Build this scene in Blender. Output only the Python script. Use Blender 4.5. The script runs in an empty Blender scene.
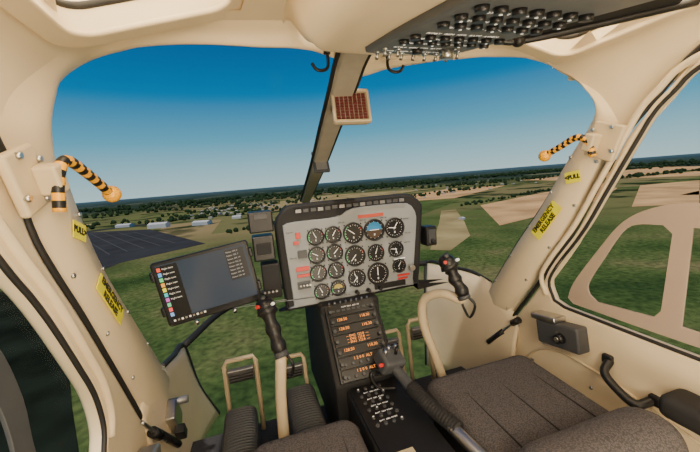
import bpy, bmesh, math, random
from mathutils import Vector, Matrix
random.seed(4)
V=Vector
W=.685
# ---------------------------------------------------------------- materials
def nmat(name,col,rough=.6,metal=0,noise=0,nscale=30,bump=0,bscale=200,emit=None,es=1,spec=.5):
    m=bpy.data.materials.new(name);m.use_nodes=True
    nt=m.node_tree;b=nt.nodes['Principled BSDF']
    b.inputs['Base Color'].default_value=(*col,1);b.inputs['Roughness'].default_value=rough
    b.inputs['Metallic'].default_value=metal
    b.inputs['Specular IOR Level'].default_value=spec
    tc=nt.nodes.new('ShaderNodeTexCoord')
    if noise>0:
        n=nt.nodes.new('ShaderNodeTexNoise');n.inputs['Scale'].default_value=nscale;n.inputs['Detail'].default_value=5
        r=nt.nodes.new('ShaderNodeValToRGB')
        r.color_ramp.elements[0].position=.3;r.color_ramp.elements[1].position=.7
        r.color_ramp.elements[0].color=(*[c*(1-noise) for c in col],1)
        r.color_ramp.elements[1].color=(*[min(1,c*(1+noise)) for c in col],1)
        nt.links.new(tc.outputs['Object'],n.inputs['Vector']);nt.links.new(n.outputs['Fac'],r.inputs['Fac'])
        nt.links.new(r.outputs['Color'],b.inputs['Base Color'])
    if bump>0:
        n=nt.nodes.new('ShaderNodeTexNoise');n.inputs['Scale'].default_value=bscale
        bp=nt.nodes.new('ShaderNodeBump');bp.inputs['Strength'].default_value=bump;bp.inputs['Distance'].default_value=.002
        nt.links.new(tc.outputs['Object'],n.inputs['Vector']);nt.links.new(n.outputs['Fac'],bp.inputs['Height'])
        nt.links.new(bp.outputs['Normal'],b.inputs['Normal'])
    if emit:
        b.inputs['Emission Color'].default_value=(*emit,1);b.inputs['Emission Strength'].default_value=es
    return m
BEIGE=nmat('beige_trim',(.76,.62,.41),.32,noise=.05,nscale=6,bump=.12,bscale=350)
BEIGE2=nmat('beige_paint',(.62,.50,.32),.4,noise=.04,nscale=9)
CREAM=nmat('ceiling_liner',(.76,.62,.41),.48,noise=.05,nscale=5,bump=.2,bscale=500)
BLACK=nmat('black_plastic',(.010,.010,.011),.4,noise=.2,nscale=20)
BLACKM=nmat('black_matte',(.013,.013,.014),.75,noise=.2,nscale=20)
RUBBER=nmat('rubber_seal',(.016,.015,.014),.6,noise=.1)
GREY=nmat('panel_grey',(.26,.275,.285),.55,noise=.04,nscale=10)
GREYD=nmat('dark_grey',(.06,.063,.068),.5,noise=.1,nscale=20)
GREYM=nmat('mid_grey_metal',(.28,.28,.28),.35,metal=.6,noise=.05)
PANELG=nmat('overhead_grey',(.10,.11,.12),.5,noise=.06)
STEEL=nmat('steel',(.6,.6,.58),.3,metal=1)
DIAL=nmat('dial_black',(.005,.006,.008),.35)
WHITE=nmat('white_mark',(.85,.85,.82),.5,emit=(.9,.9,.85),es=.25)
PAPER=nmat('paper_card',(.5,.42,.26),.7,noise=.1)
YEL=nmat('yellow',(.90,.84,.005),.5,noise=.05)
YELO=nmat('orange_yellow',(.90,.42,.004),.3)
RED=nmat('red',(.6,.03,.02),.4)
ORANGE=nmat('amber_display',(.3,.08,.01),.4,emit=(1,.32,.05),es=1.6)
GREENE=nmat('green_led',(.02,.3,.05),.4,emit=(.05,.9,.2),es=.8)
CARPET=nmat('carpet',(.04,.04,.045),.95,noise=.3,nscale=150,bump=.6,bscale=600)
FLOORG=nmat('footwell_ribbed',(.05,.055,.065),.7,noise=.2,nscale=60)
def seatmat():
    m=nmat('seat_cloth',(.12,.10,.098),.9)
    nt=m.node_tree;b=nt.nodes['Principled BSDF'];tc=nt.nodes.new('ShaderNodeTexCoord')
    ch=nt.nodes.new('ShaderNodeTexVoronoi');ch.inputs['Scale'].default_value=260
    r=nt.nodes.new('ShaderNodeValToRGB')
    r.color_ramp.elements[0].color=(.135,.122,.124,1);r.color_ramp.elements[1].color=(.050,.045,.048,1);r.color_ramp.elements[1].position=.7
    nt.links.new(tc.outputs['Object'],ch.inputs['Vector']);nt.links.new(ch.outputs['Distance'],r.inputs['Fac'])
    nt.links.new(r.outputs['Color'],b.inputs['Base Color'])
    bp=nt.nodes.new('ShaderNodeBump');bp.inputs['Strength'].default_value=.4;bp.inputs['Distance'].default_value=.001;bp.invert=True
    nt.links.new(ch.outputs['Distance'],bp.inputs['Height']);nt.links.new(bp.outputs['Normal'],b.inputs['Normal'])
    return m
SEAT=seatmat()
SEATD=nmat('seat_piping',(.03,.026,.025),.8)
def glassmat(name,col,mixf):
    m=bpy.data.materials.new(name);m.use_nodes=True;nt=m.node_tree;nt.nodes.clear()
    t=nt.nodes.new('ShaderNodeBsdfTransparent');t.inputs[0].default_value=(*col,1)
    g=nt.nodes.new('ShaderNodeBsdfGlossy');g.inputs['Roughness'].default_value=.05
    mx=nt.nodes.new('ShaderNodeMixShader');mx.inputs[0].default_value=mixf;o=nt.nodes.new('ShaderNodeOutputMaterial')
    nt.links.new(t.outputs[0],mx.inputs[1]);nt.links.new(g.outputs[0],mx.inputs[2]);nt.links.new(mx.outputs[0],o.inputs[0]);return m
GLASS=glassmat('acrylic_glass',(.98,.99,.99),.004)
TINT=nmat('frosted_vent_acrylic',(.52,.39,.30),.5)
nt=TINT.node_tree;b=nt.nodes['Principled BSDF'];b.inputs['Alpha'].default_value=.68

# ---------------------------------------------------------------- helpers
col=bpy.context.scene.collection
def link(o,parent=None):
    col.objects.link(o)
    if parent: o.parent=parent
    return o
def empty(name):
    e=bpy.data.objects.new(name,None);e.empty_display_size=.05;col.objects.link(e);return e
def mk(name,verts,faces,mat,parent=None,smooth=True,solid=0,bevel=0,offset=0,subsurf=0):
    me=bpy.data.meshes.new(name);me.from_pydata([tuple(v) for v in verts],[],faces);me.update()
    bm=bmesh.new();bm.from_mesh(me);bmesh.ops.recalc_face_normals(bm,faces=bm.faces);bm.to_mesh(me);bm.free()
    for m in (mat if isinstance(mat,(list,tuple)) else [mat]): me.materials.append(m)
    if smooth:
        for p in me.polygons:p.use_smooth=True
    o=bpy.data.objects.new(name,me);link(o,parent)
    if solid:
        s=o.modifiers.new('s','SOLIDIFY');s.thickness=solid;s.offset=offset
    if bevel:
        s=o.modifiers.new('b','BEVEL');s.width=bevel;s.segments=3;s.limit_method='ANGLE';s.angle_limit=.6
    if subsurf:
        s=o.modifiers.new('ss','SUBSURF');s.levels=subsurf;s.render_levels=subsurf
    return o
def cr(pts,n):
    pts=[V(p) for p in pts]
    if len(pts)==2: return [pts[0].lerp(pts[1],i/(n-1)) for i in range(n)]
    P=[2*pts[0]-pts[1]]+pts+[2*pts[-1]-pts[-2]];dense=[]
    for i in range(1,len(P)-2):
        a,b,c,d=P[i-1:i+3]
        for k in range(12):
            t=k/12;dense.append(.5*((2*b)+(c-a)*t+(2*a-5*b+4*c-d)*t*t+(3*b-a-3*c+d)*t**3))
    dense.append(pts[-1])
    L=[0]
    for i in range(1,len(dense)):L.append(L[-1]+(dense[i]-dense[i-1]).length)
    out=[];j=0
    for k in range(n):
        s=L[-1]*k/(n-1)
        while j<len(L)-2 and L[j+1]<s:j+=1
        d=L[j+1]-L[j];out.append(dense[j].lerp(dense[j+1],0 if d==0 else min(1,(s-L[j])/d)))
    return out
def loft(name,curves,mat,parent=None,n=40,solid=.012,offset=0,rows=0,bevel=0):
    C=[cr(c,n) for c in curves]
    if rows:
        cols=[cr([c[i] for c in C],rows) for i in range(n)]
        C=[[cols[i][r] for i in range(n)] for r in range(rows)]
    vs=[p for c in C for p in c];fs=[]
    for r in range(len(C)-1):
        for i in range(n-1):fs.append((r*n+i,r*n+i+1,(r+1)*n+i+1,(r+1)*n+i))
    return mk(name,vs,fs,mat,parent,solid=solid,offset=offset,bevel=bevel)
def tube(name,pts,r,mat,parent=None,n=12,res=None,smoothpath=True,stripe=0):
    P=cr(pts,res or max(8,len(pts)*6)) if smoothpath else [V(p) for p in pts]
    rr=r if callable(r) else (lambda t:r)
    vs=[];fs=[];up=None
    for i,p in enumerate(P):
        t=(P[min(i+1,len(P)-1)]-P[max(i-1,0)]).normalized()
        if up is None:
            a=V((0,0,1)) if abs(t.z)<.9 else V((1,0,0));up=(a-t*a.dot(t)).normalized()
        else: up=(up-t*up.dot(t)).normalized()
        s=t.cross(up)
        R=rr(i/(len(P)-1))
        for k in range(n):
            a=2*math.pi*k/n;vs.append(p+up*(R*math.cos(a))+s*(R*math.sin(a)))
    for i in range(len(P)-1):
        for k in range(n):fs.append((i*n+k,i*n+(k+1)%n,(i+1)*n+(k+1)%n,(i+1)*n+k))
    fs.append(tuple(range(n)));fs.append(tuple((len(P)-1)*n+k for k in range(n)))
    o=mk(name,vs,fs,mat,parent)
    if stripe:
        for i in range(len(P)-1):
            for k in range(n):o.data.polygons[i*n+k].material_index=((i+ (k*2)//n)//stripe)%2
    return o
def cyl(name,p0,p1,r0,r1,mat,parent=None,n=24,bevel=0):
    p0=V(p0);p1=V(p1);t=(p1-p0).normalized();a=V((0,0,1)) if abs(t.z)<.9 else V((1,0,0))
    u=(a-t*a.dot(t)).normalized();s=t.cross(u);vs=[]
    for p,r in((p0,r0),(p1,r1)):
        for k in range(n):
            a=2*math.pi*k/n;vs.append(p+u*r*math.cos(a)+s*r*math.sin(a))
    fs=[(k,(k+1)%n,n+(k+1)%n,n+k) for k in range(n)]+[tuple(range(n)),tuple(range(n,2*n))]
    o=mk(name,vs,fs,mat,parent,smooth=False,bevel=bevel)
    for p in o.data.polygons[:n]:p.use_smooth=True
    return o
def box(name,size,loc,mat,parent=None,rot=(0,0,0),bevel=.004,M=None,seg=3):
    x,y,z=[s/2 for s in size]
    vs=[V((a*x,b*y,c*z)) for a in(-1,1) for b in(-1,1) for c in(-1,1)]
    fs=[(0,1,3,2),(4,6,7,5),(0,4,5,1),(2,3,7,6),(0,2,6,4),(1,5,7,3)]
    o=mk(name,vs,fs,mat,parent,smooth=False)
    if bevel:
        s=o.modifiers.new('b','BEVEL');s.width=bevel;s.segments=seg
        for p in o.data.polygons:p.use_smooth=True
        w=o.modifiers.new('w','WEIGHTED_NORMAL')
    if M is not None:o.matrix_local=M@Matrix.Translation(loc)
    else:
        o.location=loc;o.rotation_euler=rot
    return o
def ball(name,loc,r,mat,parent=None,sc=(1,1,1)):
    me=bpy.data.meshes.new(name);bm=bmesh.new();bmesh.ops.create_uvsphere(bm,u_segments=24,v_segments=14,radius=r);bm.to_mesh(me);bm.free()
    for p in me.polygons:p.use_smooth=True
    me.materials.append(mat);o=bpy.data.objects.new(name,me);o.location=loc;o.scale=sc;return link(o,parent)
def frame(o,X,Y):
    X=V(X).normalized();Z=X.cross(V(Y)).normalized();Y=Z.cross(X)
    return Matrix(((X.x,Y.x,Z.x,o[0]),(X.y,Y.y,Z.y,o[1]),(X.z,Y.z,Z.z,o[2]),(0,0,0,1)))
def plate(name,outer,holes,M,thick,bevel,mat,parent=None,smoothpath=False):
    cu=bpy.data.curves.new(name,'CURVE');cu.dimensions='2D';cu.fill_mode='BOTH';cu.extrude=max(0.0001,thick/2-bevel);cu.bevel_depth=bevel;cu.bevel_resolution=2;cu.offset=-bevel
    for pts in [outer]+holes:
        s=cu.splines.new('POLY');s.points.add(len(pts)-1)
        for q,p in zip(s.points,pts):q.co=(p[0],p[1],0,1)
        s.use_cyclic_u=True
    t=bpy.data.objects.new('tmp',cu);col.objects.link(t)
    dg=bpy.context.evaluated_depsgraph_get();me=bpy.data.meshes.new_from_object(t.evaluated_get(dg))
    bpy.data.objects.remove(t);bpy.data.curves.remove(cu)
    me.name=name;me.materials.clear();me.materials.append(mat)
    o=bpy.data.objects.new(name,me);o.matrix_local=M;return link(o,parent)
def text(name,s,size,M,mat,parent=None,align='CENTER',extr=.0003,off=0):
    cu=bpy.data.curves.new(name,'FONT');cu.body=s;cu.size=size;cu.align_x=align;cu.align_y='CENTER';cu.extrude=extr;cu.resolution_u=2;cu.offset=off
    t=bpy.data.objects.new('tmp',cu);col.objects.link(t)
    dg=bpy.context.evaluated_depsgraph_get();me=bpy.data.meshes.new_from_object(t.evaluated_get(dg))
    bpy.data.objects.remove(t);bpy.data.curves.remove(cu)
    me.name=name;me.materials.clear();me.materials.append(mat)
    o=bpy.data.objects.new(name,me);o.matrix_local=M;return link(o,parent)
def rrect(x0,y0,x1,y1,r,n=6):
    pts=[]
    for cx,cy,a0 in((x1-r,y1-r,0),(x0+r,y1-r,90),(x0+r,y0+r,180),(x1-r,y0+r,270)):
        for k in range(n+1):
            a=math.radians(a0+90*k/n);pts.append((cx+r*math.cos(a),cy+r*math.sin(a)))
    return pts
def xs(x,L):return [(x,a,b) for a,b in L]
T=Matrix.Translation

# ---------------------------------------------------------------- shell
Lfront=[(1.30,.43),(1.19,.57),(1.04,.76),(.93,.91),(.87,1.03),(.835,1.13)]
Lrear=[(1.055,.35),(.943,.57),(.856,.733),(.79,.857),(.73,.956),(.695,1.03),(.67,1.12),(.66,1.18)]
Rfront=[(1.20,.55),(1.05,.77),(.93,.93),(.85,1.05),(.80,1.12),(.77,1.16)]
Rrear=[(1.11,.40),(.96,.63),(.83,.82),(.75,.97),(.70,1.08),(.66,1.15)]
wl=empty('wall_left');wr=empty('wall_right')
for side,par,fr,re in((-1,wl,Lfront,Lrear),(1,wr,Rfront,Rrear)):
    n=30
    f=cr([(0,a,b) for a,b in fr],n);r_=cr([(0,a,b) for a,b in re],n)
    rows=[]
    for t,x in((0,W+.02),(.03,W),(.12,W-.02),(.5,W-.028),(.88,W-.02),(.97,W),(1,W+.025)):
        rows.append([(side*x,(r_[i].lerp(f[i],t)).y,(r_[i].lerp(f[i],t)).z) for i in range(n)])
    loft('windshield_pillar',rows,BEIGE,par,n=n,solid=0)
    tube('pillar_seal_front',[(side*(W+.016),a+.004,b) for a,b in fr],.005,RUBBER,par)
    for i in (3,9,15,21,26):
        for t in(.14,.86):
            q=r_[i].lerp(f[i],t);cyl('pillar_screw',(side*(W-.019),q.y,q.z),(side*(W-.024),q.y,q.z),.0055,.0045,STEEL,par,n=10)
loft('lower_panel_left',[[(-W+.012,.98,.50),(-W+.010,1.14,.55),(-W+.002,1.28,.465),(-W+.008,1.42,.43),(-W+.02,1.54,.41)],
     [(-W+.03,.98,.25),(-W+.03,1.14,.27),(-W+.03,1.28,.25),(-W+.035,1.42,.23),(-W+.05,1.56,.21)],
     [(-W+.03,.98,.0),(-W+.03,1.14,.0),(-W+.04,1.3,.0),(-W+.06,1.48,.0),(-W+.1,1.66,-.03)]],BEIGE,wl,rows=10)
loft('lower_panel_right',[[(W-.01,1.02,.46),(W-.005,1.18,.565),(W-.005,1.32,.585),(W-.015,1.5,.57),(W-.035,1.68,.555)],
     [(W-.04,1.02,.3),(W-.045,1.2,.38),(W-.055,1.34,.4),(W-.07,1.48,.4),(W-.09,1.62,.4)],
     [(W-.03,1.02,.0),(W-.05,1.2,.0),(W-.07,1.34,.0),(W-.10,1.46,.0),(W-.14,1.56,.0)]],BEIGE,wr,rows=10)
tube('lower_seal_left',[(-W,1.28,.465),(-W+.008,1.42,.435),(-W+.02,1.545,.41),(-W+.05,1.57,.2),(-W+.1,1.67,-.03)],.011,RUBBER,wl)
tube('lower_seal_right',[(W,1.2,.568),(W-.005,1.32,.588),(W-.015,1.5,.575),(W-.035,1.685,.557),(W-.09,1.63,.4),(W-.14,1.57,.0)],.009,RUBBER,wr)
for s,par in((-1,wl),(1,wr)):
    box('aft_panel',(.02,.55,1.45),(s*(W+.005),-.48,.73),CREAM,par)
box('wall_back',(1.42,.02,1.5),(0,-.76,.74),CREAM)
EL=[(-W,.83,1.13),(-W,.83,1.19),(-W,.85,1.26),(-.68,.90,1.335),(-.645,.955,1.395),(-.58,.955,1.42),(-.50,.92,1.425),(-.385,.90,1.425),(-.245,.89,1.42),(-.145,.89,1.42),(-.045,.925,1.41)]
ER=[(.045,.99,1.385),(.13,.985,1.405),(.22,.96,1.415),(.385,.91,1.42),(.54,.89,1.42),(.64,.875,1.40),(.68,.83,1.35),(W,.76,1.28),(W,.74,1.22),(W,.77,1.16)]
def prof(y,zl,zr,yl=None,yr=None):
    yl=y if yl is None else yl;yr=y if yr is None else yr
    return [(-W,yl,zl),(-W+.002,yl*.6+y*.4,max(zl,1.27)),(-.655,y,1.37),(-.57,y,1.435),(-.3,y,1.46),(0,y,1.47),(.3,y,1.46),(.57,y,1.435),(.655,y,1.37),(W-.002,yr*.6+y*.4,max(zr,1.27)),(W,yr,zr)]
ceil=empty('ceiling')
edge=cr(EL+ER,90)
YB=.845
pB=cr(prof(YB,1.17,1.14,.655,.655),90)
mid=[]
for a,b in zip(edge,pB):
    m=a.lerp(b,.35);m.z+=.010 if a.z>1.3 else 0
    if abs(m.x)>.6:m.x*=.975
    mid.append(m)
lip=[V((p.x,p.y+.012,p.z+.03)) if p.z>1.34 else V((p.x*1.035,p.y+.01,p.z)) for p in edge]
loft('header_front',[lip,edge,mid,pB],CREAM,ceil,n=90,solid=0,rows=16)
tube('header_seal_left',[(p[0]*1.02,p[1]+.014,p[2]+.018) for p in EL[3:]],.005,RUBBER,ceil,res=50)
tube('header_seal_right',[(p[0]*1.02,p[1]+.014,p[2]+.018) for p in ER[:-4]],.005,RUBBER,ceil,res=50)
ys=[YB,.80,.7,.6,.5,.4,.3,.2,.05,-.1,-.3,-.5,-.77]
def zb(y):return 1.14 if y>.66 else (1.14+(.66-y)/.15*.16 if y>.51 else min(1.34,1.30+(.51-y)*.3))
NN=90;rows=[]
for i,y in enumerate(ys):
    yb=.655 if i==0 else min(y,.65-.02*i)
    rows.append(pB if i==0 else cr(prof(y,zb(min(y,yb)),zb(min(y,yb)),yb,yb),NN))
vs=[p for r in rows for p in r];fs=[]
for r in range(len(rows)-1):
    for i in range(NN-1):
        cx=(rows[r][i].x+rows[r][i+1].x)/2;cy=(ys[r]+ys[r+1])/2
        if rows[r][i].z>1.385 and .2<cy<.80 and (-.625<cx<-.285 ):continue
        if rows[r][i].z>1.385 and .2<cy<.80 and (.33<cx<.63):continue
        fs.append((r*NN+i,r*NN+i+1,(r+1)*NN+i+1,(r+1)*NN+i))
mk('roof_liner',vs,fs,CREAM,ceil)
SKY_E=nmat('skylight_diffuser',(.8,.72,.55),.5,emit=(1,.82,.56),es=6)
for nm,cxs,s in (('skylight_left',-.455,-1),('skylight_right',.48,1)):
    x0,x1,y0,y1=-.165,.165,-.30,.30
    M=frame((cxs,.51,1.430),(1,0,-.26*s),(0,1,0))
    plate(nm+'_rim',rrect(x0-.03,y0-.035,x1+.03,y1+.03,.06),[rrect(x0+.015,y0+.015,x1-.012,y1-.012,.045)],M,.012,.005,CREAM,ceil)
    R_=rrect(x0+.013,y0+.012,x1-.010,y1-.010,.045);k=len(R_)
    o=mk(nm+'_recess',[(a,b,0) for a,b in R_]+[(a,b,.065) for a,b in R_],[(i,(i+1)%k,k+(i+1)%k,k+i) for i in range(k)],CREAM,ceil);o.matrix_local=M
    o=tube(nm+'_seal',[(a,b,.05) for a,b in R_]+[(R_[0][0],R_[0][1],.05)],.007,RUBBER,ceil,smoothpath=False);o.matrix_local=M
    box(nm+'_diffuser',(x1-x0+.04,y1-y0+.04,.01),(0,0,.065),SKY_E,ceil,M=M)
box('roof_skin',(1.42,1.66,.02),(0,.05,1.60),CREAM,ceil)
for s in(-1,1):box('roof_side_skin',(.02,1.6,.27),(s*(W+.02),.04,1.47),CREAM,ceil)
box('roof_front_skin',(1.2,.02,.14),(0,.885,1.53),CREAM,ceil)
for s in(-1,1):box('roof_corner_skin',(.16,.02,.16),(s*.63,.85,1.51),CREAM,ceil)
post=empty('windshield_center_post')
pc=cr([(0,.86,1.425),(0,.93,1.405),(0,1.02,1.36),(0,1.22,1.27),(0,1.48,1.15),(0,1.91,.98)],40)
def sweep(name,path,w0,w1,d,mat,par,dx=0,dz=0):
    vs=[];fs=[]
    for i,p in enumerate(path):
        t=(path[min(i+1,len(path)-1)]-path[max(i-1,0)]).normalized();nrm=V((0,-t.z,t.y))*-1
        w=(w0+(w1-w0)*i/(len(path)-1))/2
        q=p+nrm*dz+V((dx,0,0))
        for a,b in((-w,0),(-w*.8,d),(w*.8,d),(w,0),(w,-d*.6),(-w,-d*.6)):vs.append(q+V((a,0,0))+nrm*b)
    for i in range(len(path)-1):
        for k in range(6):fs.append((i*6+k,i*6+(k+1)%6,(i+1)*6+(k+1)%6,(i+1)*6+k))
    return mk(name,vs,fs,mat,par,smooth=False,bevel=.003)
POSTM=nmat('post_grey_beige',(.34,.31,.25),.5,noise=.05)
sweep('post_body',pc,.085,.05,.014,POSTM,post)
for s in(-1,1):
    tube('post_seal',[p+V((s*(.045-.02*i/39),.006,.0)) for i,p in enumerate(pc)],.007,RUBBER,post,res=40)
box('floor',(1.36,2.0,.04),(0,.34,.08),CARPET)
tube('windshield_sill_frame',[(-W+.02,1.55,.41),(-.5,1.85,.44),(-.2,1.95,.48),(.1,1.95,.5),(.4,1.88,.53),(W-.035,1.69,.555)],.016,BLACKM)
def glass(name,c1,c2):loft(name,[c1,c2],GLASS,None,n=30,solid=0)
glass('window_1',xs(-W-.012,Lfront)+[(-W,.85,1.26),(-.66,.95,1.40),(-.385,.91,1.435),(-.045,.93,1.42)],[(-W+.03,1.55,.41),(-.3,1.93,.5),(-.05,1.92,.98),(-.05,1.5,1.15),(-.05,1.2,1.28),(-.05,1.0,1.38)])
glass('window_2',xs(W+.012,Rfront)+[(W,.76,1.28),(.64,.88,1.41),(.385,.92,1.435),(.05,.98,1.40)],[(W-.03,1.68,.56),(.3,1.90,.6),(.05,1.92,.98),(.05,1.5,1.15),(.05,1.2,1.28),(.05,1.02,1.37)])

# ---------------------------------------------------------------- doors
def curve2(P,n=60):return [(p.x,p.y) for p in cr([(a,b,0) for a,b in P],n)]
def door(name,side,outer_front,open_front,zbot,zwin):
    e=empty(name)
    M=Matrix(((0,0,1,side*(W-.0)),(1,0,0,0),(0,1,0,0),(0,0,0,1)))
    out=curve2(outer_front)+[(-.2,outer_front[-1][1]),(-.22,outer_front[0][1])]
    of=curve2(open_front)
    hole=of+curve2([(of[-1][0]-.04,zwin+.0),(.4,zwin-.005),(.05,zwin),(-.1,zwin+.05),(-.14,zwin+.2)],20)+curve2([(-.14,1.15),(-.1,1.24),(0,1.275),(of[0][0]-.06,of[0][1]+.005)],12)
    plate('door_shell',out,[hole],M,.035,.012,BEIGE,e)
    tube('window_seal',[(side*(W-.014),a,b) for a,b in hole]+[(side*(W-.014),*hole[0])],.005,RUBBER,e,smoothpath=False)
    tube('door_edge_seal',[(side*(W-.012),a+.008,b+.004) for a,b in outer_front],.0065,RUBBER,e,res=60)
    tube('window_frame_ridge',[(side*(W-.02),a+.028,b+.012) for a,b in of],.008,BEIGE,e,res=50)
    return e,hole
dR,holeR=door('door_2',1,[(.15,1.345),(.40,1.33),(.50,1.30),(.57,1.22),(.635,1.145),(.68,1.06),(.735,.95),(.815,.80),(.94,.61),(1.07,.42),(1.12,.30),(1.12,.13)],
     [(.30,1.29),(.44,1.285),(.51,1.26),(.54,1.23),(.58,1.19),(.62,1.12),(.69,.99),(.76,.86),(.85,.73),(.882,.66),(.86,.60)],.12,.588)
dL,holeL=door('door_1',-1,[(.15,1.345),(.40,1.33),(.52,1.31),(.60,1.24),(.65,1.15),(.675,1.03),(.715,.95),(.775,.85),(.84,.73),(.925,.57),(1.03,.36),(1.06,.25),(1.06,.13)],
     [(.30,1.29),(.38,1.27),(.44,1.22),(.50,1.14),(.56,1.06),(.61,.98),(.645,.93),(.68,.87),(.73,.77),(.77,.68),(.78,.60),(.76,.555)],.12,.54)
MR=Matrix(((0,0,1,W+.002),(1,0,0,0),(0,1,0,0),(0,0,0,1)))
vo=curve2([(.82,.62),(.80,.68),(.72,.81),(.655,.90),(.58,.945),(.49,.96),(.2,.96)],40)+[(.1,.94),(.1,.62)]+curve2([(.1,.615),(.5,.605),(.80,.605)],10)
vh=curve2([(.745,.655),(.75,.69),(.70,.79),(.655,.87),(.62,.895),(.56,.90)],24)+[(.54,.88),(.555,.67)]+[(.57,.648),(.72,.638)]
vh2=[(.51,.645),(.50,.90),(.2,.90),(.2,.64)]
plate('vent_window_frame',vo,[vh,vh2],MR,.006,.001,TINT,dR)
ML=Matrix(((0,0,1,-W-.002),(1,0,0,0),(0,1,0,0),(0,0,0,1)))
plate('vent_window_frame',curve2([(.62,.56),(.60,.70),(.60,.79),(.575,.89),(.52,.96),(.44,.99),(.2,.99)],30)+[(.1,.96),(.1,.57)],[curve2([(.55,.60),(.56,.72),(.555,.80),(.53,.88),(.48,.935),(.42,.95)],24)+[(.15,.95),(.15,.6)]],ML,.006,.001,GREYD,dL)
for nm,s,h in(('pane',1,holeR),('pane',-1,holeL)):
    M=Matrix(((0,0,1,s*(W+.01)),(1,0,0,0),(0,1,0,0),(0,0,0,1)))
    plate(nm,h,[],M,.003,.0005,GLASS,dR if s==1 else dL)
box('latch_box',(.05,.16,.085),(W-.04,.81,.50),GREYD,dR,rot=(-.15,0,0),bevel=.008)
box('latch_tray',(.055,.10,.02),(W-.045,.86,.545),STEEL,dR,rot=(-.15,0,0),bevel=.006)
cyl('latch_knob',(W-.065,.79,.50),(W-.085,.79,.50),.017,.015,BLACK,dR)
cyl('latch_knob_cap',(W-.085,.79,.50),(W-.088,.79,.50),.009,.008,STEEL,dR)
tube('grab_strap',[(W-.02,.665,.475),(W-.055,.655,.45),(W-.06,.61,.42),(W-.055,.57,.405),(W-.02,.55,.42)],.012,BLACK,dR)
for y,z in((.67,.478),(.545,.423)):box('strap_foot',(.02,.03,.03),(W-.02,y,z),BLACK,dR,bevel=.006)
box('armrest_pad',(.09,.30,.06),(W-.06,.35,.47),BLACKM,dR,rot=(.0,0,0),bevel=.02)
for y,z in((1.02,.44),(.95,.33),(.72,.35),(.90,.42),(.62,.30)):
    cyl('screw',(W-.017,y,z),(W-.021,y,z),.006,.005,STEEL,dR,n=12)
tube('panel_crease',[(W-.018,1.08,.20),(W-.02,.9,.40),(W-.02,.7,.415),(W-.02,.45,.37)],.004,BEIGE2,dR)
box('latch_box',(.05,.11,.06),(-W+.045,.86,.42),GREYM,dL,rot=(-.3,0,0),bevel=.008)
g=empty('door_strut')
tube('rod',[(W-.05,1.16,.31),(W-.035,1.02,.46)],.005,STEEL,g)
cyl('body',(W-.05,1.16,.31),(W-.038,1.08,.395),.011,.011,BLACK,g);cyl('head',(W-.038,1.03,.45),(W-.034,1.0,.475),.013,.013,BLACK,g)
g=empty('door_strut')
tube('rod',[(-W+.05,1.02,.36),(-W+.035,.92,.50)],.005,STEEL,g)
cyl('body',(-W+.06,1.10,.28),(-W+.045,.99,.41),.011,.011,BLACK,g);cyl('head',(-W+.05,.985,.405),(-W+.04,.96,.44),.014,.014,BLACK,g)
g=empty('door_jettison_bracket')
box('base',(.03,.07,.10),(-W+.045,1.16,.34),STEEL,g,rot=(.5,0,0),bevel=.006);cyl('pin',(-W+.03,1.18,.38),(-W+.09,1.18,.38),.012,.012,GREYM,g);box('clip',(.03,.03,.05),(-W+.065,1.13,.30),BLACK,g,rot=(.5,0,0))

# ---------------------------------------------------------------- emergency release levers
def lever(side,bpts,pts,ballp,pb):
    g=empty('emergency_release_lever')
    y,z=pb
    box('bracket_plate',(.016,.085,.10),(side*(W-.032),y,z),BEIGE2,g,rot=(.35*1,0,0),bevel=.006)
    box('bracket_lug',(.035,.03,.05),(side*(W-.055),y+.02,z+.0),BEIGE2,g,rot=(.35,0,0),bevel=.006)
    for a,b in((-.026,-.03),(.026,-.03),(-.026,.035),(.026,.035)):
        cyl('bolt',(side*(W-.038),y+a,z+b),(side*(W-.046),y+a,z+b),.006,.005,STEEL,g,n=8)
    tube('striped_handle',pts,.0095,[YELO,BLACK],g,res=40,stripe=2)
    ball('knob',ballp,.018,YELO,g)
lever(-1,None,[(-.625,.675,1.065),(-.62,.68,1.12),(-.615,.705,1.152),(-.61,.77,1.13),(-.605,.84,1.095)],(-.603,.85,1.09),(.66,1.12))
lever(1,None,[(.625,.70,1.09),(.62,.715,1.135),(.615,.745,1.148),(.61,.79,1.128),(.605,.83,1.11)],(.603,.84,1.105),(.69,1.13))
def label(name,s,c,X,Y,w,h,size):
    g=empty(name);M=frame(c,X,Y)
    plate('decal',rrect(-w/2,-h/2,w/2,h/2,.003),[],M,.002,.0003,YEL,g)
    text('lettering',s,size,M@T((0,0,.0018)),BLACK,g,off=.0008)
label('emergency_release_label','EMERGENCY\nRELEASE',(W-.031,.882,.884),(0,-.60,.8),(0,.8,.6),.15,.044,.0225)
label('emergency_release_label','EMERGENCY\nRELEASE',(-W+.031,.885,.845),(0,.58,-.8),(0,.8,.58),.15,.044,.0225)
label('pull_label','<PULL',(W-.031,.785,1.032),(0,-.9,.15),(0,.1,.9),.05,.036,.018)
label('pull_label','PULL>',(-W+.031,.80,1.02),(0,.75,-.3),(0,.3,.75),.05,.036,.018)
for s,L in((-1,Lfront),(1,Rfront)):
    M=frame((s*(W-.016),L[1][0]-.03,L[1][1]-.02),(0,-s*.6,s*.8),(0,.8,.6))
    g=empty('warning_placard');plate('decal',rrect(-.08,-.005,.08,.005,.002),[],M,.002,.0003,YEL,g);plate('stripe',rrect(-.07,-.0015,.07,.0015,.0005),[],M@T((0,0,.001)),.002,.0002,BLACK,g)

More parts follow.
